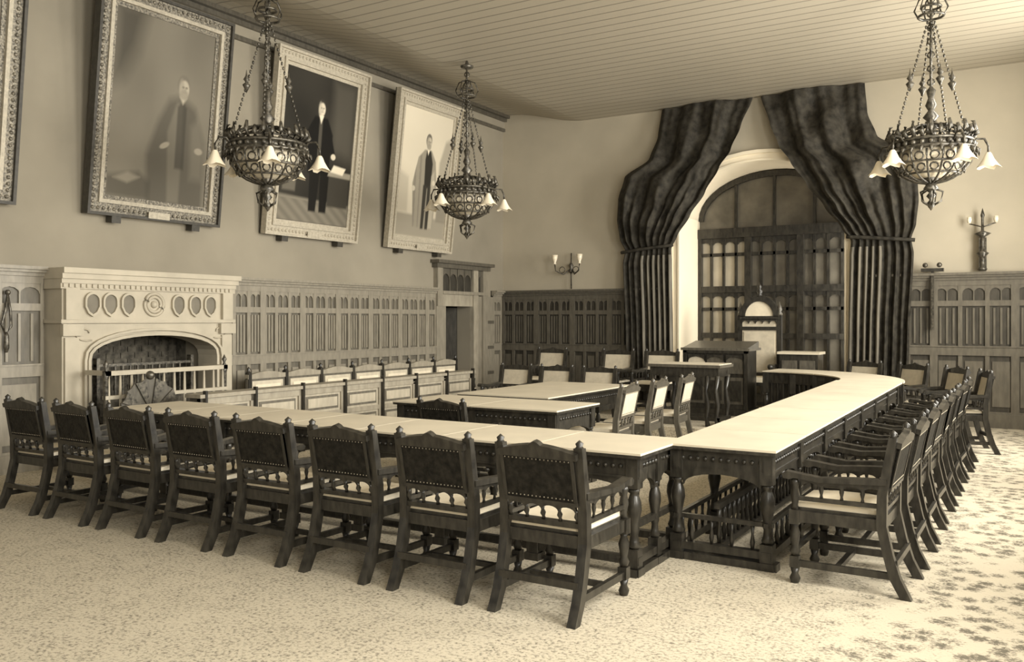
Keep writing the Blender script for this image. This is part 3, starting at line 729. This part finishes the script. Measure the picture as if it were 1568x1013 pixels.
# ------------------------------------------------------------ chandeliers
def chand_mesh(ztop):
    b=MB(); I='iron'
    b.tube([(0,0,.35),(0,0,ztop)],.016,I,6)
    k=0; z=.72
    while z<ztop-.15:
        b.ring((0,0,z),.035,.010,I,10,5,'xz' if k%2 else 'yz'); z+=.075; k+=1
    b.lathe([(.02,0),(.09,.02),(.10,.05),(.03,.08),(.02,.12)],0,0,ztop-.13,I,12)
    for zz,R in ((1.62,.10),(1.52,.13)): b.ring((0,0,zz),R,.014,I,16)
    for i in range(6):
        a=i*math.pi/3; c,s=math.cos(a),math.sin(a)
        b.tube([(.13*c,.13*s,1.52),(.17*c,.17*s,1.6),(.12*c,.12*s,1.72),(.03*c,.03*s,1.75)],.010,I,5)
    b.lathe([(.02,0),(.07,.03),(.035,.08),(.085,.13),(.03,.2),(.06,.26),(.03,.34),(.05,.42),(.02,.46)],0,0,.28,I,12)
    b.lathe([(.03,-.35),(.08,-.28),(.035,-.2),(.07,-.1),(.04,0),(.09,.12),(.05,.24),(.06,.36)],0,0,0,I,12)
    for i in range(4):
        a=i*math.pi/2+.5; c,s=math.cos(a),math.sin(a)
        for q in range(26):
            t=q/25; r=.04+.36*t; zz=1.45-1.3*t; b.ball((r*c,r*s,zz),.013,I,5,1.7)
        r=.04+.36*.52; b.lathe([(.001,-.09),(.03,-.03),(.045,0),(.012,.03),(.035,.06),(.012,.10),(.001,.17)],r*c,r*s,.78,I,8)
    for zz,R,t in ((.12,.41,.02),(.03,.42,.026),(.18,.37,.012)): b.ring((0,0,zz),R,t,I,32)
    b.lathe([(.405,.03),(.415,.03),(.405,.12),(.395,.12)],0,0,0,I,32)
    for i in range(30):
        a=i*2*math.pi/30; c,s=math.cos(a),math.sin(a); b.ball((.425*c,.425*s,.075),.03,I,6)
        L=.12+.05*(i%2)
        b.tube([(.40*c,.40*s,.13),(.45*c,.45*s,.13+L*.5),(.43*c,.43*s,.13+L),(.40*c,.40*s,.13+L*1.05)],[.02,.028,.016,.002],I,5)
        b.tube([(.41*c,.41*s,.03),(.47*c,.47*s,.0),(.475*c,.475*s,-.05)],[.02,.022,.002],I,5)
    for i in range(16):
        a=i*math.pi/8; c,s=math.cos(a),math.sin(a)
        b.tube([(.41*math.cos(t)*c,.41*math.cos(t)*s,-.32*math.sin(t)) for t in [k*math.pi/2/8 for k in range(9)]],.012,I,5)
        b.tube([(.37*math.cos(t)*c,.37*math.cos(t)*s,.18+.14*math.sin(t)) for t in [k*math.pi/2/6 for k in range(7)]],.010,I,5)
        a2=a+math.pi/16; c,s=math.cos(a2),math.sin(a2)
        T0=b.T
        for (rr,zz,q) in ((.395,-.07,.045),(.33,-.18,.04)):
            b.T=Matrix.Translation((rr*c,rr*s,zz))@Matrix.Rotation(a2-math.pi/2,4,'Z')
            b.ring((0,0,0),q,.010,I,10,4,'xz')
        b.T=T0
    for zz,R in ((-.12,.385),(-.23,.28)): b.ring((0,0,zz),R,.013,I,24)
    b.lathe([(.001,-.27),(.15,-.25),(.27,-.17),(.34,-.06),(.35,.02),(.33,.02)],0,0,0,'glass',20)
    b.lathe([(.001,-.62),(.03,-.58),(.045,-.54),(.015,-.50),(.05,-.46),(.02,-.42),(.08,-.38),(.04,-.31)],0,0,0,I,10)
    for i in range(5):
        a=i*math.pi/2.5; c,s=math.cos(a),math.sin(a); b.tube([(.03*c,.03*s,-.38),(.12*c,.12*s,-.42),(.10*c,.10*s,-.52),(.03*c,.03*s,-.56)],.012,I,5)
    for i in range(5):
        a=i*2*math.pi/5+.35; c,s=math.cos(a),math.sin(a)
        b.tube([(r*c,r*s,z) for r,z in ((.38,.05),(.46,.15),(.54,.15),(.58,.07),(.58,.0))],.013,I,6)
        n=16; prof=[(.022,.02),(.035,0),(.055,-.05),(.085,-.10),(.115,-.14)]
        vs=[];fs=[]
        for j,(r,h) in enumerate(prof):
            for k2 in range(n):
                q=2*math.pi*k2/n; w=1+.18*(j/4)*math.cos(q*5); vs.append((.58*c+r*w*math.cos(q),.58*s+r*w*math.sin(q),-.02+h-.015*(j/4)*math.cos(q*5)))
        for j in range(len(prof)-1):
            for k2 in range(n): fs.append((j*n+k2,j*n+(k2+1)%n,(j+1)*n+(k2+1)%n,(j+1)*n+k2))
        b.add(vs,fs,'glass',True); b.ball((.58*c,.58*s,-.10),.045,'glass')
    return b.mesh('chandelier_mesh')
CM=chand_mesh(5.52-3.47)
place(CM,'chandelier',(-7.38,6.86,3.47),.2)
place(CM,'chandelier',(-7.38,10.78,3.47),.5)
place(CM,'chandelier',(-1.07,10.6,3.47),.0)

# sconces
b=MB(); I='iron'
b.lathe([(.001,-.12),(.05,-.06),(.03,0),(.05,.06),(.001,.14)],0,-.03,0,I,8)
for s0 in (-1,1):
    b.tube([(0,-.02,0),(s0*.12,-.12,-.12),(s0*.25,-.2,-.05),(s0*.27,-.2,.08)],.013,I,6)
    b.ring((s0*.15,-.12,-.03),.06,.008,I,12,5,'xz')
    b.lathe([(.03,0),(.02,.03),(.05,.10),(.06,.18),(.055,.18)],s0*.27,-.2,.08,'glass',10)
b.tube([(0,-.02,-.4),(0,-.03,.0),(0,-.02,.3)],.012,I,6)
b.obj('wall_sconce',(-7.9,YB-.03,2.65))
b=MB()
b.lathe([(.05,0),(.07,.02),(.03,.05),(.035,.2),(.09,.26),(.03,.3),(.025,.5),(.12,.56),(.02,.6),(.02,.8),(.03,.84),(.001,.95)],0,-.1,0,I,10)
b.tube([(-.18,-.1,.72),(0,-.1,.66),(.18,-.1,.72)],.012,I,6)
for s0 in (-1,1): b.lathe([(.02,0),(.035,.05),(.03,.1)],s0*.18,-.1,.72,'glass',8)
b.box(-.05,.05,-.1,.02,.0,.5,I)
b.obj('wall_sconce',(-.81,YB-.03,2.40))
b=MB(); b.box(-.16,.16,-.1,0,0,.05,'wood'); b.ball((-.1,-.08,.1),.04,'iron'); b.ball((.1,-.08,.1),.04,'iron'); b.box(-.02,.02,-.06,0,-.9,0,'iron'); b.obj('valve_bracket',(-1.50,YB-.09,2.40))

# ------------------------------------------------------------ light
w=bpy.data.worlds.new('World'); S.world=w; w.use_nodes=True
w.node_tree.nodes['Background'].inputs[0].default_value=(1,.965,.87,1); w.node_tree.nodes['Background'].inputs[1].default_value=.45
def area(name,loc,rot,sx,sy,e):
    l=bpy.data.lights.new(name,'AREA'); l.shape='RECTANGLE'; l.size=sx; l.size_y=sy; l.energy=e; l.color=(1,.965,.88)
    o=bpy.data.objects.new(name,l); COL.objects.link(o); o.location=loc; o.rotation_euler=rot
for i,(y0,y1) in enumerate(wins):
    area('window_daylight',(XR+.4,(y0+y1)/2,3.1),(0,math.radians(90),0),3.6,2.2,(560,600,700,740)[i])
area('window_daylight',(RX1+.12,15.85,2.1),(0,math.radians(90),0),2.4,.52,60)

cam=bpy.data.cameras.new('camera'); co=bpy.data.objects.new('camera',cam); COL.objects.link(co)
co.location=(0,0,1.65); co.rotation_euler=(math.radians(90),0,math.asin(.5215))
cam.sensor_width=36; cam.lens=1335/1568*36; cam.shift_y=-17.5/1568; cam.clip_start=.05
S.camera=co
